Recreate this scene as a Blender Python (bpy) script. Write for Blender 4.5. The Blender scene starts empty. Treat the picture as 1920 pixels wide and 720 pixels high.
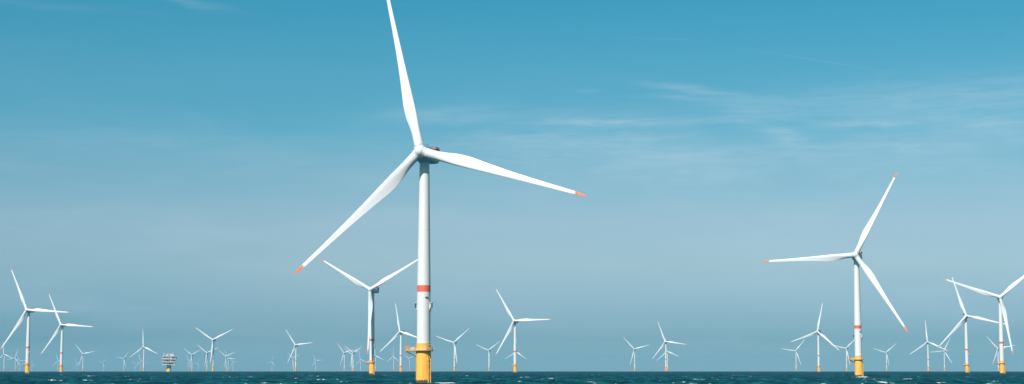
import bpy, math, random
import numpy as np
from mathutils import Vector, Matrix

random.seed(7)
PI = math.pi
RE = 7.4e6                      # effective earth radius: the sea curves away and makes the horizon
CAM_H = 6.06
SUN_EL, SUN_AZ = 43.0, 27.0     # sun behind the viewer's left shoulder

# ------------------------------------------------------------------ camera
C = bpy.context.scene.collection
scene = bpy.context.scene
cd = bpy.data.cameras.new("camera")
cam = bpy.data.objects.new("camera", cd)
C.objects.link(cam)
cd.sensor_width = 36.0
cd.lens = 60.0
cd.clip_start = 0.5
cd.clip_end = 120000.0
cam.location = (0, 0, CAM_H)
cam.rotation_euler = (math.radians(90 + 5.926), 0, 0)
scene.camera = cam

# ------------------------------------------------------------------ world
world = bpy.data.worlds.new("World")
scene.world = world
world.use_nodes = True


class NT:
    """small helper that wires maths nodes"""
    def __init__(self, tree):
        self.t = tree
        self.n = tree.nodes
        self.l = tree.links

    def new(self, typ, **kw):
        nd = self.n.new(typ)
        for k, v in kw.items():
            setattr(nd, k, v)
        return nd

    def put(self, sock, v):
        if isinstance(v, bpy.types.NodeSocket):
            self.l.new(v, sock)
        else:
            sock.default_value = v

    def m(self, op, a, b=None, c=None, clamp=False):
        nd = self.new("ShaderNodeMath", operation=op)
        nd.use_clamp = clamp
        self.put(nd.inputs[0], a)
        if b is not None:
            self.put(nd.inputs[1], b)
        if c is not None:
            self.put(nd.inputs[2], c)
        return nd.outputs[0]

    def mix(self, f, a, b, blend="MIX"):
        nd = self.new("ShaderNodeMix", data_type="RGBA", blend_type=blend)
        self.put(nd.inputs[0], f)
        self.put(nd.inputs[6], a)
        self.put(nd.inputs[7], b)
        return nd.outputs[2]

    def noise(self, vec, scale, detail=4.0, rough=0.5, dist=0.0):
        nd = self.new("ShaderNodeTexNoise")
        self.put(nd.inputs["Vector"], vec)
        nd.inputs["Scale"].default_value = scale
        nd.inputs["Detail"].default_value = detail
        nd.inputs["Roughness"].default_value = rough
        nd.inputs["Distortion"].default_value = dist
        return nd.outputs["Fac"]

    def comb(self, x, y, z=0.0):
        nd = self.new("ShaderNodeCombineXYZ")
        for i, v in enumerate((x, y, z)):
            self.put(nd.inputs[i], v)
        return nd.outputs[0]

    def ramp(self, f, stops):
        nd = self.new("ShaderNodeValToRGB")
        cr = nd.color_ramp
        while len(cr.elements) < len(stops):
            cr.elements.new(0.5)
        for e, (p, c) in zip(cr.elements, stops):
            e.position = p
            e.color = (*c, 1.0)
        self.put(nd.inputs[0], f)
        return nd.outputs[0]

    def smooth(self, v, a, b, lo=0.0, hi=1.0):
        nd = self.new("ShaderNodeMapRange", interpolation_type="SMOOTHSTEP")
        self.put(nd.inputs[0], v)
        nd.inputs[1].default_value = a
        nd.inputs[2].default_value = b
        nd.inputs[3].default_value = lo
        nd.inputs[4].default_value = hi
        return nd.outputs[0]


W = NT(world.node_tree)
W.n.clear()
wout = W.new("ShaderNodeOutputWorld")
bg = W.new("ShaderNodeBackground")
W.l.new(bg.outputs[0], wout.inputs[0])
sky = W.new("ShaderNodeTexSky", sky_type="NISHITA")
sky.sun_disc = False
sky.sun_elevation = math.radians(SUN_EL)
sky.sun_rotation = math.radians(180 + SUN_AZ)
sky.altitude = 0.0
sky.air_density = 1.0
sky.dust_density = 0.6
sky.ozone_density = 1.5
tc = W.new("ShaderNodeTexCoord")
sep = W.new("ShaderNodeSeparateXYZ")
W.l.new(tc.outputs["Generated"], sep.inputs[0])
az = W.m("MULTIPLY", W.m("ARCTAN2", sep.outputs[0], sep.outputs[1]), 180 / PI)
el = W.m("MULTIPLY", W.m("ARCSINE", sep.outputs[2]), 180 / PI)
# the teal cast of the atmosphere, stronger high up
TINT_SCALE = 2.0
ELS = [0, 1, 2, 3.5, 5, 6.5, 8, 10, 12.3, 20]
TV = [(0.2463, 0.4213, 0.5197), (0.1533, 0.2852, 0.432), (0.1948, 0.2988, 0.4346), (0.269, 0.3365, 0.404), (0.2942, 0.3552, 0.3985), (0.2345, 0.3562, 0.3799), (0.144, 0.3487, 0.3771), (0.1268, 0.3606, 0.3837), (0.0816, 0.3624, 0.3844), (0.0816, 0.3624, 0.3844)]
TV[-1] = (.40, .45, .36)
TINT = [(e_ / 20, tuple(v_)) for e_, v_ in zip(ELS, TV)]
tint = W.ramp(W.m("DIVIDE", el, 20.0, clamp=True), TINT)
tintv = W.new("ShaderNodeVectorMath", operation="SCALE")
W.l.new(tint, tintv.inputs[0])
tintv.inputs[3].default_value = TINT_SCALE
skyc = W.mix(1.0, sky.outputs[0], tintv.outputs[0], "MULTIPLY")
# the low air is a little clearer and deeper blue towards the left
left = W.m("MULTIPLY", W.smooth(az, -3.0, -15.0), W.smooth(el, 10.0, 6.0))
skyc = W.mix(left, skyc, (.86, .95, .98, 1.0), "MULTIPLY")
# thin cirrus: (azimuth, elevation, half length, half thickness, slope, strength) in degrees
CIRRUS = [
    (3.4, 8.25, 2.9, .14, .00, .42), (2.4, 8.5, 2.0, .28, .02, .16), (6.2, 9.3, 1.7, .13, -.12, .30),
    (5.6, 9.05, 1.3, .10, -.05, .16), (12.2, 8.05, 2.1, .16, .02, .34), (14.6, 8.7, 4.6, .75, .0, .34),
    (9.35, 7.5, .75, .35, -.5, .20), (15.0, 7.3, 4.0, .5, .0, .22), (2.5, 7.1, 5.0, .85, .0, .24),
    (-2.3, 8.5, 2.4, .30, .05, .26), (6.0, 6.7, 2.6, .7, .0, .22), (-11.0, 12.15, 1.3, .18, -.15, .20),
    (-15.5, 11.75, 3.6, .12, -.03, .07), (-12.0, 7.2, 5.0, .9, .0, .12), (10.4, 10.15, 2.2, .026, -.19, .11),
    (4.9, 11.02, 1.2, .024, -.05, .12), (2.6, 9.3, .35, .07, .0, .16), (-14.5, 4.6, 4.5, .8, .0, .10),
    (8.6, 7.9, 1.3, .28, -.28, .20), (1.0, 7.6, 3.6, .35, .03, .22), (12.8, 6.6, 3.2, .30, .0, .22), (4.6, 7.8, 1.8, .22, .05, .18),
    (15.8, 7.9, 1.6, .22, .0, .24), (9.5, 8.6, 4.0, .5, .0, .13), (11.5, 7.3, 5.0, .35, .03, .22), (7.8, 8.75, 1.6, .30, -.15, .14),
    (26, 9, 6, 1.2, .0, .3), (-27, 9.5, 6, 1.0, .0, .3),
]
warp = W.noise(W.comb(W.m("MULTIPLY", az, .35), W.m("MULTIPLY", el, 1.1)), 1.0, 4, .6)
fibre = W.noise(W.comb(W.m("MULTIPLY", az, .55), W.m("MULTIPLY", el, 5.0)), 1.0, 6, .62, .6)
broad = W.noise(W.comb(W.m("MULTIPLY", az, .16), W.m("MULTIPLY", el, .8)), 1.0, 5, .55, .4)
cloud = None
for (a0, e0, hl, ht, sl, st) in CIRRUS:
    da = W.m("SUBTRACT", az, a0)
    de = W.m("SUBTRACT", W.m("SUBTRACT", el, e0), W.m("MULTIPLY", da, sl))
    wob = W.m("MULTIPLY", W.m("SUBTRACT", warp, .5), min(ht * 3.0, .9) if ht > .05 else .03)
    de = W.m("ADD", de, wob)
    g = W.m("ADD", W.m("POWER", W.m("DIVIDE", W.m("ABSOLUTE", da), hl), 2.0),
            W.m("POWER", W.m("DIVIDE", W.m("ABSOLUTE", de), ht), 2.0))
    v = W.m("MULTIPLY", W.m("EXPONENT", W.m("MULTIPLY", g, -1.0)), st * .75)
    cloud = v if cloud is None else W.m("ADD", cloud, v)
fib = W.smooth(fibre, .28, .74, .5, 1.2)
cloud = W.m("MULTIPLY", cloud, fib)
veil = W.m("MULTIPLY", W.smooth(broad, .40, .80, 0, .15), W.smooth(el, 10.5, 6.0, .0, 1.0))
cloud = W.m("ADD", cloud, veil, clamp=True)
CLOUD_COL = (5.0, 6.4, 7.4, 1.0)
final = W.mix(cloud, skyc, CLOUD_COL)
W.l.new(final, bg.inputs[0])
bg.inputs[1].default_value = 0.10

# ------------------------------------------------------------------ sun
sd = bpy.data.lights.new("sun", "SUN")
sun = bpy.data.objects.new("sun", sd)
C.objects.link(sun)
sd.energy = 5.0
sd.angle = math.radians(0.53)
sd.color = (1.0, 0.955, 0.90)
_e, _a = math.radians(SUN_EL), math.radians(180 + SUN_AZ)
sdir = Vector((math.sin(_a) * math.cos(_e), math.cos(_a) * math.cos(_e), math.sin(_e)))
sun.rotation_euler = sdir.to_track_quat("Z", "Y").to_euler()

vs = scene.view_settings
vs.view_transform = "Standard"
vs.look = "None"
vs.exposure = 0.15
vs.gamma = 1.0
vs.use_curve_mapping = False
scene.render.film_transparent = False
scene.cycles.max_bounces = 6
scene.cycles.volume_bounces = 1
scene.cycles.use_denoising = True


# ------------------------------------------------------------------ materials
def mat(name, base, rough=.5, metal=0.0, spec=.5):
    m = bpy.data.materials.new(name)
    m.use_nodes = True
    t = NT(m.node_tree)
    b = t.n["Principled BSDF"]
    b.inputs["Base Color"].default_value = (*base, 1)
    b.inputs["Roughness"].default_value = rough
    b.inputs["Metallic"].default_value = metal
    b.inputs["Specular IOR Level"].default_value = spec
    return m, t, b


def paint(name, base, worn, rough=.42, scale=.35, stretch=.12, amount=.5, lo=.45, hi=.8):
    """weathered paint: vertical streaks and blotches of a second colour"""
    m, t, b = mat(name, base, rough)
    tcn = t.new("ShaderNodeTexCoord")
    sp = t.new("ShaderNodeSeparateXYZ")
    t.l.new(tcn.outputs["Object"], sp.inputs[0])
    v = t.comb(sp.outputs[0], sp.outputs[1], t.m("MULTIPLY", sp.outputs[2], stretch))
    n1 = t.noise(v, scale * 4, 6, .6, .3)
    n2 = t.noise(tcn.outputs["Object"], scale, 4, .55)
    f = t.m("MULTIPLY", t.smooth(t.m("ADD", t.m("MULTIPLY", n1, .6), t.m("MULTIPLY", n2, .4)), lo, hi), amount)
    t.l.new(t.mix(f, (*base, 1), (*worn, 1)), b.inputs["Base Color"])
    t.l.new(t.smooth(n1, .3, .7, rough - .08, rough + .12), b.inputs["Roughness"])
    return m


M = {}
M["white"] = paint("white_tower_paint", (.72, .72, .70), (.58, .58, .55), .42, .30, .10, .45)
M["blade"] = paint("white_blade_gelcoat", (.72, .73, .73), (.60, .60, .58), .38, .5, .15, .35)
M["nacelle"] = paint("pale_grey_nacelle_paint", (.62, .64, .64), (.45, .46, .46), .45, .5, .4, .4)
M["red"] = paint("red_warning_paint", (.78, .14, .075), (.55, .12, .09), .5, .6, .2, .5)
M["orange"] = paint("orange_red_tip_paint", (.82, .16, .025), (.55, .09, .03), .5, .6, .2, .4)
M["dark"] = paint("dark_grey_steel", (.06, .07, .07), (.12, .11, .10), .55, 1.2, .5, .5)
M["grey"] = paint("grey_galvanised_steel", (.42, .44, .44), (.28, .28, .27), .5, 1.2, .5, .5)
M["helired"] = paint("red_railing_paint", (.42, .06, .05), (.28, .05, .04), .5, 1.2, .5, .6)
M["box_orange"] = paint("orange_box_paint", (.78, .26, .02), (.5, .16, .03), .5, 1.0, .4, .4)
M["cream"] = paint("cream_railing_paint", (.72, .60, .42), (.50, .34, .16), .5, 2.0, .4, .6)
M["topside"] = paint("off_white_cladding", (.62, .61, .58), (.30, .28, .25), .5, .12, .4, .6)
M["deckgrey"] = paint("deck_steel_grey", (.34, .33, .31), (.17, .15, .12), .6, .3, .5, .6)


def yellow_pile():
    base = (.90, .465, .07)
    m, t, b = mat("yellow_foundation_paint", base, .42)
    tcn = t.new("ShaderNodeTexCoord")
    sp = t.new("ShaderNodeSeparateXYZ")
    t.l.new(tcn.outputs["Object"], sp.inputs[0])
    v = t.comb(sp.outputs[0], sp.outputs[1], t.m("MULTIPLY", sp.outputs[2], .10))
    st = t.noise(v, 1.1, 6, .65, .2)
    bl = t.noise(tcn.outputs["Object"], .5, 5, .6)
    c = t.mix(t.m("MULTIPLY", t.smooth(bl, .45, .75), .45), (*base, 1), (.70, .30, .04, 1))
    c = t.mix(t.m("MULTIPLY", t.smooth(st, .55, .78), .6), c, (.42, .17, .035, 1))
    # rust chips
    sc = t.noise(tcn.outputs["Object"], 2.2, 3, .5)
    c = t.mix(t.m("MULTIPLY", t.smooth(sc, .68, .72), .8), c, (.22, .07, .02, 1))
    # weed and wet band at the waterline with a ragged upper edge
    edge = t.m("ADD", sp.outputs[2], t.m("MULTIPLY", t.noise(v, 1.6, 5, .6), -2.6))
    c = t.mix(t.smooth(edge, .75, .0), c, (.085, .055, .02, 1))
    t.l.new(c, b.inputs["Base Color"])
    t.l.new(t.smooth(edge, 1.6, -.2, .45, .2), b.inputs["Roughness"])
    return m


M["yellow"] = yellow_pile()
M["rust"] = paint("rusty_dark_steel", (.16, .09, .04), (.08, .05, .03), .6, 1.5, .5, .6)
M["yellow_steel"] = paint("yellow_steelwork_paint", (.82, .42, .07), (.42, .16, .03), .5, 1.2, .4, .6)


def water():
    m, t, b = mat("sea_water", (.004, .07, .085), .12)
    b.inputs["IOR"].default_value = 1.333
    tcn = t.new("ShaderNodeTexCoord")
    geo = tcn.outputs["Object"]
    sp = t.new("ShaderNodeSeparateXYZ")
    t.l.new(geo, sp.inputs[0])
    at = t.new("ShaderNodeAttribute", attribute_name="crest")
    fo = t.new("ShaderNodeAttribute", attribute_name="foam")
    # long swell patches of slightly different water colour (depth, silt)
    v0 = t.comb(t.m("MULTIPLY", sp.outputs[0], .010), t.m("MULTIPLY", sp.outputs[1], .004))
    pat = t.noise(v0, 1.0, 4, .6)
    col = t.mix(t.smooth(pat, .35, .68), (.0003, .020, .038, 1), (.0006, .035, .053, 1))
    v4 = t.comb(t.m("MULTIPLY", sp.outputs[0], .22), t.m("MULTIPLY", sp.outputs[1], .045))
    chop = t.noise(v4, 1.0, 5, .65, .5)
    v5 = t.comb(t.m("MULTIPLY", sp.outputs[0], .07), t.m("MULTIPLY", sp.outputs[1], .012))
    chop2 = t.noise(v5, 1.0, 4, .6, .4)
    chop = t.m("ADD", t.m("MULTIPLY", chop, .6), t.m("MULTIPLY", chop2, .4))
    col = t.mix(t.smooth(chop, .46, .60, 0, 1.0), col, (.0025, .098, .118, 1))  # brighter wave faces painted into the water colour by noise
    col = t.mix(t.smooth(chop, .48, .36, 0, .9), col, (.0003, .010, .022, 1))  # dark wave troughs painted in the same way
    # aerated, lighter water on the crests
    col = t.mix(t.smooth(at.outputs["Fac"], .55, 1.1, 0, .5), col, (.006, .12, .13, 1))
    # whitecaps: broken patches riding on the crests
    v1 = t.comb(t.m("MULTIPLY", sp.outputs[0], .16), t.m("MULTIPLY", sp.outputs[1], .055))
    n1 = t.noise(v1, 1.0, 5, .62, .8)
    n2 = t.noise(geo, 1.3, 3, .6)
    n3 = t.noise(t.comb(t.m("MULTIPLY", sp.outputs[0], .03), t.m("MULTIPLY", sp.outputs[1], .008)), 1.0, 3, .5)
    cap = t.m("ADD", t.m("ADD", n1, t.m("MULTIPLY", at.outputs["Fac"], .13)), t.m("MULTIPLY", t.m("SUBTRACT", n2, .5), .25))
    cap = t.m("ADD", cap, t.m("MULTIPLY", t.m("SUBTRACT", n3, .5), .35))
    capm = t.smooth(cap, .768, .825)
    ring = t.smooth(t.m("ADD", fo.outputs["Fac"], t.m("MULTIPLY", t.m("SUBTRACT", t.noise(geo, .9, 4, .7), .5), 1.3)), .25, .6, 0, .85)
    capm = t.m("MAXIMUM", capm, ring)
    col = t.mix(capm, col, (.80, .84, .84, 1))
    t.l.new(col, b.inputs["Base Color"])
    t.l.new(t.m("ADD", t.m("MULTIPLY", capm, .5), .14), b.inputs["Roughness"])
    b1 = t.noise(t.comb(sp.outputs[0], t.m("MULTIPLY", sp.outputs[1], .8)), .55, 6, .62, .3)
    bp = t.new("ShaderNodeBump")
    bp.inputs["Strength"].default_value = .9
    bp.inputs["Distance"].default_value = .55
    t.l.new(b1, bp.inputs["Height"])
    t.l.new(bp.outputs[0], b.inputs["Normal"])
    b.inputs["Specular IOR Level"].default_value = 0.0
    b.inputs["Coat Weight"].default_value = .05
    b.inputs["Coat Roughness"].default_value = .22
    b.inputs["Coat IOR"].default_value = 1.333
    t.l.new(bp.outputs[0], b.inputs["Coat Normal"])
    return m


M["water"] = water()


# ------------------------------------------------------------------ mesh builder
class MB:
    def __init__(self):
        self.v, self.f, self.mi, self.sm = [], [], [], []

    def _add(self, vs_, fs, mi=0, smooth=False):
        o = len(self.v)
        self.v += [tuple(p) for p in vs_]
        for f in fs:
            self.f.append([o + i for i in f])
            self.mi.append(mi)
            self.sm.append(smooth)

    def box(self, c, s, rz=0.0, mi=0, ry=0.0):
        cx, cy, cz = c
        hx, hy, hz = s[0] / 2, s[1] / 2, s[2] / 2
        R = Matrix.Rotation(rz, 3, "Z") @ Matrix.Rotation(ry, 3, "Y")
        ps = [R @ Vector((x * hx, y * hy, z * hz)) + Vector(c) for x in (-1, 1) for y in (-1, 1) for z in (-1, 1)]
        self._add(ps, [(0, 1, 3, 2), (4, 6, 7, 5), (0, 4, 5, 1), (2, 3, 7, 6), (0, 2, 6, 4), (1, 5, 7, 3)], mi)

    def tube(self, a, b, r, n=8, r2=None, mi=0):
        a, b = Vector(a), Vector(b)
        d = (b - a).normalized()
        x = d.orthogonal().normalized()
        y = d.cross(x)
        r2 = r if r2 is None else r2
        ps = []
        for p, rr in ((a, r), (b, r2)):
            for i in range(n):
                t = 2 * PI * i / n
                ps.append(p + (x * math.cos(t) + y * math.sin(t)) * rr)
        fs = [(i, (i + 1) % n, n + (i + 1) % n, n + i) for i in range(n)]
        self._add(ps, fs, mi, True)
        self._add(ps[:n], [tuple(range(n - 1, -1, -1))], mi)
        self._add(ps[n:], [tuple(range(n))], mi)

    def lathe(self, prof, n=48, cap=True, mi=0, M4=None, smooth=True):
        ps = []
        for (r, z) in prof:
            for i in range(n):
                t = 2 * PI * i / n
                ps.append(Vector((r * math.cos(t), r * math.sin(t), z)))
        if M4 is not None:
            ps = [M4 @ p for p in ps]
        fs = []
        for k in range(len(prof) - 1):
            for i in range(n):
                j = (i + 1) % n
                fs.append((k * n + i, k * n + j, (k + 1) * n + j, (k + 1) * n + i))
        self._add(ps, fs, mi, smooth)
        if cap:
            self._add(ps[:n], [tuple(range(n - 1, -1, -1))], mi)
            self._add(ps[-n:], [tuple(range(n))], mi)

    def loft(self, rings, cap=True, mi=None, smooth=True):
        n = len(rings[0])
        o = len(self.v)
        for r in rings:
            self.v += [tuple(p) for p in r]
        for k in range(len(rings) - 1):
            for i in range(n):
                j = (i + 1) % n
                self.f.append([o + k * n + i, o + k * n + j, o + (k + 1) * n + j, o + (k + 1) * n + i])
                self.mi.append(mi(k, i) if mi else 0)
                self.sm.append(smooth)
        if cap:
            self.f.append([o + i for i in range(n - 1, -1, -1)])
            self.f.append([o + (len(rings) - 1) * n + i for i in range(n)])
            self.mi += [0, 0]
            self.sm += [False, False]

    def build(self, name, mats, parent=None):
        me = bpy.data.meshes.new(name)
        me.from_pydata(self.v, [], self.f)
        if not isinstance(mats, (list, tuple)):
            mats = [mats]
        for m in mats:
            me.materials.append(m)
        me.polygons.foreach_set("material_index", self.mi)
        me.polygons.foreach_set("use_smooth", self.sm)
        me.update()
        ob = bpy.data.objects.new(name, me)
        C.objects.link(ob)
        ob.parent = parent
        return ob


def tag(o, label=None, cat=None, group=None, kind=None):
    if label:
        o["label"] = label
    if cat:
        o["category"] = cat
    if group:
        o["group"] = group
    if kind:
        o["kind"] = kind
    return o


# ------------------------------------------------------------------ turbines: where they stand
# (x, y, rotor phase, yaw) in metres and degrees
TAB = [(-37.0,716.7,106.34,13.42),
       (276.3,1367.6,27.17,18.60),
       (-743.2,2630.4,93.51,13.80),
       (-918.6,3496.2,93.70,12.01),
       (-160.3,1962.1,59.90,19.26),
       (-267.0,4119.1,107.20,24.32),
       (-192.7,5751.9,48.39,21.54),
       (-106.7,7932.9,53.22,23.86),
       (5.8,3213.9,88.46,18.47),
       (22.7,8534.6,0.68,29.78),
       (534.6,7466.0,75.47,21.63),
       (498.3,5549.1,97.73,24.96),
       (754.5,8320.5,110.70,31.34),
       (1344.0,8111.8,39.02,21.75),
       (736.3,4116.6,10.04,27.74),
       (1417.3,7264.2,45.25,28.11),
       (1933.9,8854.4,47.94,22.88),
       (1356.6,5589.9,114.85,19.63),
       (2065.2,8190.7,26.30,27.27),
       (775.4,2923.1,102.60,6.20),
       (619.1,2167.0,49.67,15.24),
       (2063.4,7277.3,79.39,17.60),
       (-2855.0,9642.3,109.29,24.11),
       (-3485.6,12038.5,19.22,23.02),
       (-4475.2,15599.5,86.24,20.62),
       (-5901.6,21094.9,2.13,23.81),
       (-3884.4,14678.6,100.55,14.37),
       (-2369.0,9472.4,78.66,9.09),
       (-4966.4,19594.4,93.96,24.25),
       (-4225.6,17739.4,39.07,33.13),
       (-2883.8,12746.8,39.74,26.09),
       (-1440.7,6710.3,114.12,17.69),
       (-3344.7,15458.3,101.14,13.11),
       (-4566.4,20796.9,68.00,26.42),
       (-1879.2,10077.6,63.42,25.73),
       (-2832.2,15051.4,82.32,34.37),
       (-3472.9,18980.1,26.77,36.36),
       (-1594.3,8968.6,67.03,14.79),
       (-912.8,5238.0,63.19,13.21),
       (-1859.4,11168.1,65.28,20.54),
       (-2126.9,12858.7,93.15,22.20),
       (-2812.5,17296.5,87.97,28.15),
       (-2298.7,16438.9,15.07,35.13),
       (-791.4,6279.8,83.39,20.44),
       (-1600.8,12572.7,65.49,31.11),
       (-1690.3,14773.0,90.35,24.69),
       (-878.1,8989.1,77.08,32.55),
       (-823.1,8900.5,62.87,34.32),
       (-917.9,9860.5,62.63,31.21),
       (-1221.3,13839.1,105.44,38.06),
       (-835.1,10490.1,113.29,28.54),
       (-770.4,11177.1,119.69,44.68),
       (-778.7,13106.2,58.25,36.29)]
HUB_Z, OVER, TILT, RB = 97.0, 6.5, math.radians(5), 74.1

# ------------------------------------------------------------------ the sea: one curved sheet with real waves
rng = np.random.default_rng(11)
WAVES = []
for i in range(64):
    lam = 3.2 * (46 / 3.2) ** (i / 63.0)
    a = 0.0115 * lam ** 0.72 * rng.uniform(.5, 1.3)
    if lam > 26:
        a *= .55
    th = math.radians(-62) + rng.normal(0, .55)
    WAVES.append((lam, a, math.cos(th), math.sin(th), rng.uniform(0, 2 * PI)))


def sea_mesh():
    rings = [1.5]
    while rings[-1] < 330:
        rings.append(rings[-1] * 1.03)
    while rings[-1] < 2600:
        rings.append(rings[-1] * 1.0036)
    while rings[-1] < 22600:
        rings.append(rings[-1] * 1.012)
    rings = np.array(rings)
    fine = np.arange(-23, 23.001, .075)
    coarse = np.arange(25, 336, 3.0)
    azs = np.radians(np.concatenate([fine, coarse]))
    nr, na = len(rings), len(azs)
    dr = np.gradient(rings)
    Rr, A = np.meshgrid(rings, azs, indexing="ij")
    X, Y = Rr * np.sin(A), Rr * np.cos(A)
    daz = np.gradient(azs)
    sp_ = np.maximum(np.repeat(dr[:, None], na, 1), Rr * np.abs(daz)[None, :])
    Z = np.zeros_like(X)
    DX = np.zeros_like(X)
    DY = np.zeros_like(X)
    for lam, a, cx, cy, ph in WAVES:
        w = np.clip((lam / sp_ - 2.0) / 3.0, 0, 1)
        k = 2 * PI / lam
        p = k * (X * cx + Y * cy) + ph
        s, c = np.sin(p), np.cos(p)
        Z += a * w * c
        DX -= .75 * a * w * cx * s
        DY -= .75 * a * w * cy * s
    crest = Z / Z[(Rr > 300) & (Rr < 1200)].std() * .5
    near = np.clip((Rr - 12) / 60, .15, 1)
    Z *= near
    Z -= (X * X + Y * Y) / (2 * RE)
    foam = np.zeros_like(X)
    for (tx, ty, _, _) in TAB[:6]:
        d = np.hypot(X - tx, Y - ty)
        d2 = np.hypot((X - tx - 6) / 2.4, (Y - ty + 3))
        foam += np.exp(-np.clip(d - 3.4, 0, None) / 1.6) + .5 * np.exp(-np.clip(d2 - 2.6, 0, None) / 1.6)
    co = np.stack([X + DX * near, Y + DY * near, Z], -1).reshape(-1, 3)
    idx = np.arange(nr * na).reshape(nr, na)
    nx = np.roll(idx, -1, axis=1)
    q = np.stack([idx[:-1], nx[:-1], nx[1:], idx[1:]], -1).reshape(-1, 4)[:, ::-1]
    nv = len(co)
    co = np.vstack([co, [[0, 0, co[:na, 2].mean()]]])
    tri = np.stack([np.full(na, nv), nx[0], idx[0]], -1)[:, ::-1]
    me = bpy.data.meshes.new("sea")
    me.vertices.add(len(co))
    me.vertices.foreach_set("co", co.ravel().astype(np.float32))
    loops = np.concatenate([q.ravel(), tri.ravel()])
    me.loops.add(len(loops))
    me.loops.foreach_set("vertex_index", loops.astype(np.int32))
    tot = np.concatenate([np.full(len(q), 4), np.full(len(tri), 3)])
    st = np.concatenate([[0], np.cumsum(tot)[:-1]])
    me.polygons.add(len(tot))
    me.polygons.foreach_set("loop_start", st.astype(np.int32))
    me.polygons.foreach_set("use_smooth", np.ones(len(tot), bool))
    me.update(calc_edges=True)
    me.validate()
    for nm, arr in (("crest", crest), ("foam", foam)):
        at = me.attributes.new(nm, "FLOAT", "POINT")
        at.data.foreach_set("value", np.append(arr.ravel(), 0).astype(np.float32))
    me.materials.append(M["water"])
    ob = bpy.data.objects.new("sea", me)
    C.objects.link(ob)
    tag(ob, kind="structure")
    return ob


sea_mesh()

# ------------------------------------------------------------------ haze: closed box of even, pale air
HAZE_DENS = 4.6e-5
hb = MB()
HX, HZ0, HZ1 = 23400.0, -37.0, 185.0
hb.box((0, 0, (HZ0 + HZ1) / 2), (2 * HX, 2 * HX, HZ1 - HZ0))
hm = bpy.data.materials.new("sea_haze")
hm.use_nodes = True
ht = NT(hm.node_tree)
ht.n.clear()
ho = ht.new("ShaderNodeOutputMaterial")
hv = ht.new("ShaderNodeVolumePrincipled")
hv.inputs["Density"].default_value = HAZE_DENS
hv.inputs["Color"].default_value = (.29, .61, .84, 1)
hv.inputs["Anisotropy"].default_value = 0.0
ht.l.new(hv.outputs[0], ho.inputs["Volume"])
hobj = hb.build("haze", hm)
tag(hobj, kind="stuff")


# ------------------------------------------------------------------ turbine parts
def monopile():
    b = MB()
    b.lathe([(3.15, -9), (3.15, 1.0), (3.12, 13.4), (3.05, 13.7), (3.0, 16.2), (3.0, 16.85)], 64)
    # flange ring under the tower and a collar below the deck
    b.lathe([(3.12, 12.85), (3.22, 12.9), (3.22, 13.1), (3.12, 13.15)], 64, cap=False)
    return b


def tower():
    b = MB()
    z0, z1 = 16.87, 38.3
    prof = [(2.86, 16.87)]
    for z in (17.2, 22, 28, 34, 38.3):
        prof.append((2.84 - .0006 * (z - 17), z))
    b.lathe(prof, 64)
    prof = []
    for i in range(15):
        z = 41.05 + (92.9 - 41.05) * i / 14
        r = 2.82 - (z - 41.05) * (2.82 - 2.05) / (92.9 - 41.05)
        prof.append((r, z))
    b.lathe(prof, 64)
    for z in (64.5, 17.1):       # bolted section joints
        r = 2.86 if z < 41 else 2.82 - (z - 41.05) * .01485
        b.lathe([(r + .002, z - .14), (r + .035, z - .1), (r + .035, z + .1), (r + .002, z + .14)], 64, cap=False)
    return b


def band():
    b = MB()
    b.lathe([(2.835, 38.31), (2.835, 41.04)], 64)
    return b


def platform():
    b = MB()
    b.lathe([(3.14, 13.72), (4.25, 13.76), (4.25, 13.96), (3.14, 13.98)], 48, cap=False)
    b.box((-5.3, -.3, 13.85), (4.2, 4.4, .24))
    for i in range(16):     # radial beams underneath
        a = 2 * PI * (i + .5) / 16
        b.box((3.6 * math.cos(a), 3.6 * math.sin(a), 13.64), (1.1, .14, .2), rz=a)
    for y in (-2.2, 1.6):
        b.box((-5.3, y, 13.58), (4.1, .16, .28))
    return b


def railing(b=None):
    b = b or MB()
    pts = []
    for i in range(41):
        a = math.radians(-150 + 300 * i / 40)
        pts.append((4.2 * math.cos(a), 4.2 * math.sin(a)))
    pts += [(-4.2, 1.85), (-7.35, 1.85), (-7.35, -2.45), (-4.2, -2.45), pts[0]]
    full = []
    for (p, q) in zip(pts[:-1], pts[1:]):
        L = math.hypot(q[0] - p[0], q[1] - p[1])
        k = max(1, round(L / .9))
        for i in range(k):
            full.append((p[0] + (q[0] - p[0]) * i / k, p[1] + (q[1] - p[1]) * i / k))
    full.append(pts[-1])
    for (p, q) in zip(full[:-1], full[1:]):
        b.tube((*p, 13.98), (*p, 15.15), .045, 5)
        for z in (14.55, 15.15):
            b.tube((*p, z), (*q, z), .045, 5)
        mx, my = (p[0] + q[0]) / 2, (p[1] + q[1]) / 2
        b.box((mx, my, 14.08), (math.hypot(q[0] - p[0], q[1] - p[1]), .03, .12), rz=math.atan2(q[1] - p[1], q[0] - p[0]))
    return b


def braces():
    b = MB()
    for y in (-2.0, 1.4):
        b.tube((-7.0, y, 13.4), (-2.9, y * .5, 11.2), .16, 8)
    b.tube((-7.0, -2.0, 13.4), (-7.0, 1.4, 13.4), .12, 8)
    return b


def boat_landing():
    b = MB()
    a = math.radians(-46)
    d = Vector((math.cos(a), math.sin(a), 0))
    n = Vector((-d.y, d.x, 0))
    for s in (-.62, .62):
        p = d * 3.8 + n * s
        b.tube((p.x, p.y, -4), (p.x, p.y, 9.8), .20, 10)
        b.tube((p.x, p.y, 9.8), tuple(d * 3.1 + n * s * .9 + Vector((0, 0, 11.2))), .20, 10)
        for z in (2.2, 5.2, 8.2):
            q = d * 3.0 + n * s * .8
            b.tube((p.x, p.y, z), (q.x, q.y, z), .12, 8)
    return b


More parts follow.
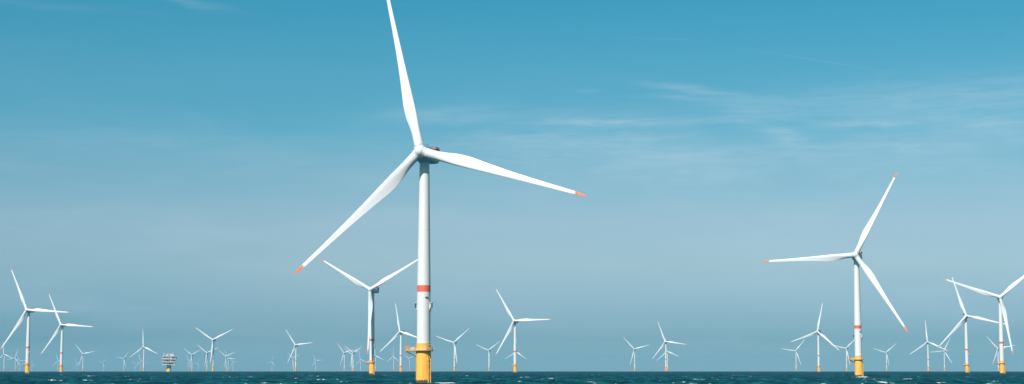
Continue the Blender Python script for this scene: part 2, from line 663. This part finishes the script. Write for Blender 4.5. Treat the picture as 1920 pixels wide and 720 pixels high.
def ladder(r, a_deg, z0, z1):
    b = MB()
    a = math.radians(a_deg)
    d = Vector((math.cos(a), math.sin(a), 0))
    n = Vector((-d.y, d.x, 0))
    for s in (-.26, .26):
        p = d * r + n * s
        b.tube((p.x, p.y, z0), (p.x, p.y, z1), .05, 6)
    z = z0 + .3
    while z < z1:
        p, q = d * r + n * .26, d * r - n * .26
        b.tube((p.x, p.y, z), (q.x, q.y, z), .03, 5)
        z += .45
    return b


def storage_box():
    b = MB()
    b.box((-6.75, -1.5, 14.82), (1.5, 1.5, 1.5))
    b.box((-6.75, -1.5, 15.62), (1.62, 1.62, .10))
    for x in (-7.1, -6.4):
        b.box((x, -2.27, 14.8), (.08, .05, 1.4))
    return b


def crane():
    b = MB()
    b.tube((1.5, -3.6, 13.98), (1.5, -3.6, 16.0), .17, 10)
    b.tube((1.5, -3.6, 15.9), (3.6, -3.5, 16.35), .13, 8, .08)
    b.tube((1.5, -3.6, 15.1), (2.6, -3.66, 16.05), .07, 6)
    b.box((1.35, -3.6, 15.2), (.6, .45, .5))
    b.tube((3.55, -3.5, 16.3), (3.55, -3.5, 14.9), .025, 5)
    return b


def cabinet():
    b = MB()
    b.box((-4.3, -1.2, 14.65), (.9, 1.0, 1.3))
    b.box((-4.3, -1.2, 15.34), (1.0, 1.1, .08))
    return b


def crate():
    b = MB()
    b.box((-5.3, .9, 14.45), (.7, 1.1, .9))
    b.box((-5.3, .9, 14.92), (.78, 1.18, .06))
    return b


def door():
    b = MB()
    a = math.radians(-70)
    d = Vector((math.cos(a), math.sin(a), 0)) * 3.0
    b.box((d.x, d.y, 15.15), (.20, .62, 2.1), rz=a)
    b.box((d.x, d.y, 16.3), (.45, .8, .08), rz=a)
    return b


def signal_box(a_deg, w, h):
    """bracketed lamp housing with a rain hood and hanging cable loops"""
    b = MB()
    a = math.radians(a_deg)
    d = Vector((math.cos(a), math.sin(a), 0))
    c = d * 3.42
    b.box((c.x, c.y, 32.6), (.75, w, h), rz=a, mi=0)
    c2 = d * 3.50
    b.box((c2.x, c2.y, 32.6 + h / 2 + .09), (1.45, w + .35, .12), rz=a, mi=1)
    b.box((d.x * 2.95, d.y * 2.95, 32.4), (.28, w * .7, h + .8), rz=a, mi=1)
    return b


def cable_loop(a_deg, w, h):
    b = MB()
    a = math.radians(a_deg)
    d = Vector((math.cos(a), math.sin(a), 0))
    n = Vector((-d.y, d.x, 0))
    for s, dz in ((-.35, 1.3), (0.0, .8), (.35, 1.7)):
        p = d * 3.3 + n * s * w
        z = 32.6 - h / 2
        b.tube((p.x, p.y, z), (p.x * .96, p.y * .96, z - dz), .08, 6)
        b.tube((p.x * .96, p.y * .96, z - dz), (d.x * 2.9, d.y * 2.9, z - dz * .9), .06, 6)
    return b


def lamp(a_deg):
    b = MB()
    a = math.radians(a_deg)
    d = Vector((math.cos(a), math.sin(a), 0))
    p = d * 2.84
    b.tube((p.x, p.y, 36.0), (d.x * 3.15, d.y * 3.15, 36.0), .30, 12)
    b.tube((d.x * 3.15, d.y * 3.15, 36.0), (d.x * 3.22, d.y * 3.22, 36.0), .22, 12)
    return b


def nacelle_mesh():
    """rounded housing; local axes: rotor towards -Y, tower axis at the origin"""
    secs = [(-4.2, 1.9, -2.6, 1.7), (-3.6, 2.7, -3.2, 2.0), (-2.2, 3.3, -3.75, 1.9), (0, 3.4, -3.75, 1.95), (4, 3.4, -3.75, 1.95),
            (8, 3.4, -3.7, 1.95), (11.5, 3.25, -3.3, 1.95), (12.7, 2.9, -2.6, 1.8), (13.1, 2.6, -1.7, 1.7)]
    rings = []
    for (y, hw, zb, zt) in secs:
        zc, hz = (zb + zt) / 2, (zt - zb) / 2
        ring = []
        for i in range(32):
            t = 2 * PI * i / 32
            ct, st = math.cos(t), math.sin(t)
            e = .45
            ring.append((hw * math.copysign(abs(ct) ** e, ct), y, HUB_Z + zc + hz * math.copysign(abs(st) ** e, st)))
        rings.append(ring[::-1])
    b = MB()
    b.loft(rings)
    # yaw bearing collar above the tower
    b.lathe([(2.1, 92.85), (2.5, 92.95), (2.6, 93.4)], 40, cap=True)
    return b


def hoist():
    """red railed hoist platform on the rear of the roof"""
    b = MB()
    z0 = HUB_Z + 2.2
    b.box((0.6, 8.6, z0), (5.6, 5.6, .14), mi=1)
    for x in (-1.6, 2.8):
        for y in (6.3, 10.9):
            b.tube((x, y, z0 - .5), (x, y, z0), .10, 6)
    cor = [(-2.15, 5.85), (3.35, 5.85), (3.35, 11.35), (-2.15, 11.35)]
    for k in range(4):
        p, q = cor[k], cor[(k + 1) % 4]
        for i in range(7):
            x, y = p[0] + (q[0] - p[0]) * i / 7, p[1] + (q[1] - p[1]) * i / 7
            b.tube((x, y, z0), (x, y, z0 + 1.25), .06, 6)
        for z in (.45, .85, 1.25):
            b.tube((*p, z0 + z), (*q, z0 + z), .055, 6)
        b.box(((p[0] + q[0]) / 2, (p[1] + q[1]) / 2, z0 + .3), (5.4, .05, .5), rz=math.atan2(q[1] - p[1], q[0] - p[0]))
    return b


def cooler():
    b = MB()
    b.box((0, 12.2, HUB_Z + 2.35), (5.4, .7, 1.0))
    for x in (-2.6, 0, 2.6):
        b.box((x, 11.8, HUB_Z + 2.3), (.14, .25, 1.2))
    return b


def mast():
    b = MB()
    b.tube((-1.8, 10.0, HUB_Z + 2.4), (-1.8, 10.0, HUB_Z + 5.3), .06, 6)
    b.tube((-2.3, 10.0, HUB_Z + 4.8), (-1.3, 10.0, HUB_Z + 4.8), .04, 6)
    b.box((-2.3, 10.0, HUB_Z + 5.0), (.2, .2, .3))
    b.box((-1.3, 10.0, HUB_Z + 5.0), (.2, .2, .3))
    return b


def hub_mesh():
    """hub and spinner about the origin: shaft to -Y; sockets for three blades at 0, 120, 240 degrees"""
    b = MB()
    Mx = Matrix.Rotation(PI / 2, 4, "X")     # +Z -> -Y
    prof = [(2.15, -2.6), (2.45, -2.3), (2.62, -1.6), (2.70, -.8), (2.70, 0), (2.62, .8), (2.42, 1.5), (2.05, 2.15),
            (1.55, 2.65), (.95, 2.98), (.35, 3.12), (.02, 3.14)]
    b.lathe(prof, 48, cap=True, M4=Mx)
    for k in range(3):
        Mk = Matrix.Rotation(k * 2 * PI / 3, 4, "Y")
        b.lathe([(2.30, .2), (2.30, 2.10)], 48, cap=True, M4=Mk)
        b.lathe([(2.22, 2.105), (2.22, 2.21)], 48, cap=False, mi=1, M4=Mk)
        b.lathe([(2.30, 2.215), (2.30, 2.45)], 48, cap=True, M4=Mk)
    return b


# r, chord, thickness ratio, twist deg, pitch-axis position (fraction of chord from leading edge)
BL = [(2.46, 4.2, 1.0, 0, .5), (5.0, 4.05, 1.0, 12, .5), (8.0, 4.05, .86, 13, .46), (11.5, 4.5, .62, 13, .40), (15, 5.15, .47, 12, .36),
      (18.5, 5.3, .39, 10.5, .335), (22, 5.15, .33, 9, .325), (27, 4.45, .29, 7.3, .33), (33, 3.7, .26, 5.6, .335), (40, 3.0, .24, 4.2, .34),
      (47, 2.50, .22, 3.0, .35), (54, 2.10, .21, 2.0, .355), (60, 1.82, .20, 1.3, .36), (65, 1.62, .19, .7, .365), (69.5, 1.38, .18, .2, .38)]
TIP = [(69.5, 1.38, .18, .2, .38), (70.4, 1.28, .18, .2, .38), (71.6, 1.12, .17, 0, .40), (72.8, .84, .16, 0, .43), (73.6, .55, .15, 0, .48), (74.05, .30, .14, 0, .52), (74.15, .08, .14, 0, .55)]


def sect(r, ch, tc, tw, pa, n=28):
    tw = math.radians(tw)
    pts = []
    blend = max(0.0, min(1.0, (tc - .42) / (1.0 - .42)))
    for i in range(n):
        t = 2 * PI * i / n
        x = (1 - math.cos(t)) / 2              # 0 leading edge .. 1 trailing edge
        up = t < PI
        half = 5 * (.2969 * math.sqrt(max(x, 0)) - .1260 * x - .3516 * x * x + .2843 * x ** 3 - .1036 * x ** 4)
        af = half * tc * (1 if up else -.75)
        ci = math.sin(t) * .5 * tc
        y = af * (1 - blend) + ci * blend
        if not up and blend < 1:
            y += (1 - blend) * .035 * x * math.sin(PI * x)
        px = (pa - x) * ch                     # +X towards the leading edge
        py = y * ch
        xx = px * math.cos(tw) + py * math.sin(tw)
        yy = -px * math.sin(tw) + py * math.cos(tw)
        s = r / RB
        bend = 1.6 * math.sin(PI * min(s, 1)) * .5
        pts.append((xx, yy + bend, r))
    return pts


def blade_mesh():
    b = MB()
    st = []
    for a, c in zip(BL[:-1], BL[1:]):
        for k in range(4):
            f = k / 4
            g = f * f * (3 - 2 * f) * .3 + f * .7
            st.append(tuple(u + (v - u) * g for u, v in zip(a, c)))
    st.append(BL[-1])
    b.loft([sect(*s) for s in st])
    return b


def tip_mesh():
    b = MB()
    n = 28
    b.loft([sect(r + .003, c, t_, w, p) for (r, c, t_, w, p) in TIP],
           mi=lambda k, i: 1 if (i in (0, n - 1)) and k < 3 else 0)
    return b


# ------------------------------------------------------------------ one turbine, then copies
LABELS = [
    'nearest and largest white wind turbine, its raised blade cut off by the frame top',
    'second-largest turbine, right of centre, one blade pointing flat left, orange-red tips',
    'leftmost large turbine with a yellow base, one blade reaching the left frame edge',
    'mid-sized turbine second from the left, yellow base, just right of the leftmost large one',
    "turbine with upper blades in a wide V, standing left of the nearest turbine's tower",
    "mid-distance turbine whose right blade passes behind the nearest turbine's tower",
    "first turbine right of the nearest turbine's yellow base, its low blade beside its tower",
    'small turbine with V-shaped blades left of the central yellow-based turbine',
    'mid-sized central turbine with a yellow base and one blade pointing flat right',
    "small far turbine almost hidden behind the central yellow-based turbine's tower",
    'small turbine standing alone left of the overlapping pair, right of centre',
    "taller front turbine of the overlapping pair right of the picture's centre",
    "shorter rear turbine of the overlapping pair right of the picture's centre",
    'small turbine with one blade pointing left, left of the tall one by the second-largest',
    'mid-distance turbine left of the second-largest, one blade almost straight up',
    "small turbine just left of the second-largest turbine's yellow base",
    'small turbine alone between the second-largest turbine and the right-hand group',
    'mid-distance turbine with upright blade, first of the right-hand group from the left',
    'small turbine behind the low left blade tip in the right-hand group',
    'yellow-based turbine in the right-hand group whose right blade crosses behind its neighbour',
    'rightmost large turbine with a yellow base, one blade leaving the right frame edge',
    'small far turbine just left of and behind the rightmost yellow-based tower',
    "small turbine at the left frame edge under the leftmost large turbine's low blade",
    'small far turbine between the left frame edge and the leftmost yellow base',
    'faint far turbine immediately left of the leftmost yellow base',
    'very faint far turbine immediately right of the leftmost yellow base',
    'small far turbine directly behind the second yellow base from the left',
    'small turbine standing alone right of the second yellow base from the left',
    "very faint far turbine just left of the lone small turbine's tower on the left",
    'faint tiny turbine midway between the two small turbines left of the substation',
    'small faint turbine first to the left of the straight-up-bladed one near the substation',
    'turbine with one blade straight up, just left of the substation',
    'faint tiny turbine immediately left of the straight-up-bladed turbine near the substation',
    'faintest tiny turbine between two small turbines left of the substation',
    'small V-bladed turbine, nearest to the right of the substation',
    'faint turbine overlapped from the right by the small one beside the substation',
    "faint tiny turbine between the substation's right neighbour and the tallest V-bladed one",
    'small V-bladed turbine just left of the taller one right of the substation',
    'tallest V-bladed turbine right of the substation, orange-yellow at its base',
    'small V-bladed turbine leftmost of the faint trio right of the substation group',
    'faint middle turbine of the trio right of the tallest V-bladed one',
    'faintest, rightmost turbine of the trio right of the tallest V-bladed one',
    'faint lone turbine in the gap between the substation group and the next turbines right',
    'mid-distance turbine with flat right blade, its low blade crossing a smaller turbine',
    'small far turbine partly hidden behind the flat-bladed one left of the nearest turbine',
    'faint lone turbine between the flat-bladed one and the overlapping cluster',
    'left turbine of the small cluster just left of the wide V-bladed yellow-based one',
    "taller of two overlapping turbines in the small cluster's right half",
    "shorter of two overlapping turbines in the small cluster's right half",
    "faint small turbine immediately left of the wide V-bladed turbine's yellow base",
    "small turbine directly right of the wide V-bladed turbine's yellow base",
    'small upright-bladed turbine left of the one whose blade passes behind the nearest tower',
    "faint V-bladed turbine immediately left of the nearest turbine's yellow base",
]


def root_at(x, y, i):
    e = bpy.data.objects.new("wind_turbine", None)
    e.empty_display_size = 5
    C.objects.link(e)
    e.location = (x, y, -(x * x + y * y) / (2 * RE))
    tag(e, LABELS[i], "wind turbine", "wind turbines standing in the sea")
    return e


TX = Matrix.Translation
blade_proto_tree = []


def nac_matrix(yaw):
    return Matrix.Rotation(-math.radians(yaw), 4, "Z")


def rotor_matrix(yaw):
    # shaft tilted so that the spinner looks slightly up
    return nac_matrix(yaw) @ TX((0, -OVER, HUB_Z)) @ Matrix.Rotation(-TILT, 4, "X")


def blade_matrix(yaw, th):
    return rotor_matrix(yaw) @ Matrix.Rotation(math.radians(th), 4, "Y")


x0, y0, ph0, yaw0 = TAB[0]
R0 = root_at(x0, y0, 0)
monopile().build("monopile", M["yellow"], R0)
pl = platform().build("platform", M["yellow_steel"], R0)
railing().build("railing", M["cream"], pl)
braces().build("brace", M["rust"], pl)
storage_box().build("storage_box", M["box_orange"], R0)
cabinet().build("cabinet", M["topside"], R0)
crate().build("crate", M["topside"], R0)
crane().build("davit_crane", M["box_orange"], R0)
boat_landing().build("boat_landing", M["yellow_steel"], R0)
ladder(3.6, -46, -2, 13.9).build("ladder", M["dark"], R0)
tw = tower().build("tower", M["white"], R0)
band().build("warning_band", M["red"], tw)
door().build("door", M["topside"], R0)
for (ad, w_, h_) in ((-24, 1.35, 2.0), (184, 1.0, 1.9)):
    sb = signal_box(ad, w_, h_).build("signal_box", [M["grey"] if ad < 0 else M["dark"], M["white"]], R0)
    if ad < 0:
        cable_loop(ad, w_, h_).build("cable", M["dark"], sb)
for ad in (-70, -56):
    lamp(ad).build("lamp", M["dark"], R0)
nc = nacelle_mesh().build("nacelle", M["nacelle"], R0)
hoist().build("hoist_platform", [M["helired"], M["dark"]], nc)
cooler().build("cooler", M["dark"], nc)
mast().build("sensor_mast", M["grey"], nc)
hub_mesh().build("hub", [M["blade"], M["dark"]], R0)
for k in range(3):
    if k == 0:
        bl0 = blade_mesh().build("blade", M["blade"], R0)
        tp0 = tip_mesh().build("blade_tip", [M["orange"], M["blade"]], bl0)
    else:
        b2 = bl0.copy(); C.objects.link(b2); b2.parent = R0
        t2 = tp0.copy(); C.objects.link(t2); t2.parent = b2


def pose(root, ph, yaw):
    k = 0
    for ch in root.children:
        nm = ch.name.split(".")[0]
        if nm == "nacelle":
            ch.matrix_local = nac_matrix(yaw)
        elif nm == "hub":
            ch.matrix_local = rotor_matrix(yaw) @ Matrix.Rotation(math.radians(ph), 4, "Y")
        elif nm == "blade":
            ch.matrix_local = blade_matrix(yaw, ph + 120 * k)
            k += 1


pose(R0, ph0, yaw0)
PROTO = list(R0.children)
PRO_CH = {o.name: list(o.children) for o in PROTO}
SMALL = {"door", "cabinet", "crate", "davit_crane", "ladder", "lamp", "storage_box", "boat_landing", "signal_box"}
SMALL_SUB = {"door", "sensor_mast", "cable", "brace", "railing", "cooler"}
for i, (x, y, ph, yaw) in enumerate(TAB):
    if i == 0:
        continue
    far = math.hypot(x, y) > 4600
    r = root_at(x, y, i)
    for p in PROTO:
        nm = p.name.split(".")[0]
        if far and nm in SMALL:
            continue
        c = p.copy(); C.objects.link(c); c.parent = r
        for s in PRO_CH[p.name]:
            if far and s.name.split(".")[0] in SMALL_SUB:
                continue
            d = s.copy(); C.objects.link(d); d.parent = c
    pose(r, ph, yaw)


# ------------------------------------------------------------------ offshore substation
def substation():
    D = 4150.0
    x = -830.0
    e = bpy.data.objects.new("offshore_substation", None)
    C.objects.link(e)
    e.location = (x, D, -(x * x + D * D) / (2 * RE))
    e.rotation_euler = (0, 0, math.radians(9))
    tag(e, "white stacked-deck substation on one thick yellow pile, left of centre", "substation")
    b = MB()
    b.lathe([(5.9, -6), (5.8, 4.5), (5.3, 6.0), (5.2, 17.2)], 40)
    b.build("pile", M["yellow"], e)
    b = MB()
    for a in (40, 130, 220, 310):
        ca, sa = math.cos(math.radians(a)), math.sin(math.radians(a))
        b.tube((4.9 * ca, 4.9 * sa, 14.2), (9 * ca, 8 * sa, 17.3), .35, 8)
    b.build("brace", M["yellow_steel"], e)
    decks = [(0, 0, 17.8, 32, 24), (-.5, 0, 24.6, 33, 26), (0, 0, 31.6, 34, 27), (.5, 0, 38.4, 31, 24)]
    b = MB()
    for (cx, cy, z, sx, sy) in decks:
        b.box((cx, cy, z), (sx, sy, 1.0))
    dk = b.build("deck", M["deckgrey"], e)
    b = MB()
    for (cx, cy, z, sx, sy) in decks:
        hx, hy = sx / 2, sy / 2
        per = [(-hx, -hy), (hx, -hy), (hx, hy), (-hx, hy)]
        for k in range(4):
            p, q = per[k], per[(k + 1) % 4]
            n = 14
            for i in range(n):
                px, py = cx + p[0] + (q[0] - p[0]) * i / n, cy + p[1] + (q[1] - p[1]) * i / n
                b.tube((px, py, z + .5), (px, py, z + 1.8), .09, 5)
            for zz in (1.1, 1.8):
                b.tube((cx + p[0], cy + p[1], z + zz), (cx + q[0], cy + q[1], z + zz), .09, 5)
            b.box((cx + (p[0] + q[0]) / 2, cy + (p[1] + q[1]) / 2, z), (math.hypot(q[0] - p[0], q[1] - p[1]) + .3, .3, 1.4),
                  rz=math.atan2(q[1] - p[1], q[0] - p[0]))
    b.build("railing", M["topside"], dk)
    b = MB()
    for x_ in (-14.5, -7, 0, 7.5, 14.5):
        for y_ in (-11, 11):
            b.tube((x_, y_, 18), (x_, y_, 38.4), .42, 8)
    for (xa, xb, za, zb) in ((-14.5, -7, 18.3, 24.2), (7.5, 0, 25, 31.2), (7.5, 14.5, 25, 31.2), (-14.5, -7, 31.2, 25), (0, 7.5, 32, 38)):
        b.tube((xa, -11, za), (xb, -11, zb), .32, 8)
    b.build("frame", M["topside"], e)
    for (cx, cy, cz, sx, sy, sz, mm) in [(-10.5, -3, 21.0, 7, 12, 4.4, "topside"), (3, 4, 20.6, 15, 9, 3.6, "dark"),  # dark modules: shade of the gaps between decks, put into their colour
                                         (-5, 1, 27.7, 12, 17, 4.4, "deckgrey"), (9.5, 4, 27.6, 9, 11, 4.2, "dark"),
                                         (-8, 0, 34.8, 11, 18, 4.9, "topside"), (3.2, -3, 34.8, 7.5, 14, 5.2, "topside"),
                                         (11.5, 3, 34.6, 6, 12, 4.6, "deckgrey"), (2.5, 0, 41.4, 17, 15, 4.9, "topside"),
                                         (12.5, 1, 40.4, 3, 9, 3.0, "topside")]:
        b = MB()
        b.box((cx, cy, cz), (sx, sy, sz))
        n = max(2, int(sx / 1.6))
        for k in range(n):
            b.box((cx - sx / 2 + (k + .5) * sx / n, cy - sy / 2 - .07, cz), (.18, .14, sz * .96))
        b.box((cx, cy, cz + sz / 2 + .12), (sx + .5, sy + .5, .2))
        md = b.build("module", M[mm], e)
        b = MB()
        b.box((cx - sx * .18, cy - sy / 2 - .16, cz - .2), (sx * .22, .12, sz * .45))
        b.build("louvre", M["dark"], md)
    b = MB()
    b.box((17.6, -4, 35.4), (3.6, 8, 6.8))
    b.box((17.6, -4, 38.95), (4.0, 8.4, .25))
    sv = b.build("stair_tower", M["topside"], e)
    b = MB()
    for z in (33.4, 36.4):
        b.box((17.6, -8.1, z), (2.4, .14, 1.5))
    b.build("opening", M["dark"], sv)
    b = MB()
    b.tube((-12.5, -7, 38.8), (-12.5, -7, 44.6), .8, 10)
    b.box((-12.2, -7, 45.2), (2.6, 2.4, 2.0))
    b.tube((-12.8, -7, 45.6), (-16.4, -8, 47.8), .45, 8, .25)
    b.tube((-12.0, -7, 46.1), (-3.5, -6, 40.9), .4, 8, .22)
    b.build("crane", M["topside"], e)
    b = MB()
    b.tube((10.6, -5, 43.8), (10.6, -5, 49.6), .22, 8, .1)
    b.tube((9.6, -5, 47.2), (11.6, -5, 47.2), .10, 6)
    b.tube((-1.5, 4, 43.8), (-1.5, 4, 47.0), .14, 8, .08)
    b.build("mast", M["topside"], e)
    b = MB()
    b.box((2.5, 0, 44.05), (13.5, 12, .35))
    b.build("roof_deck", M["topside"], e)


substation()
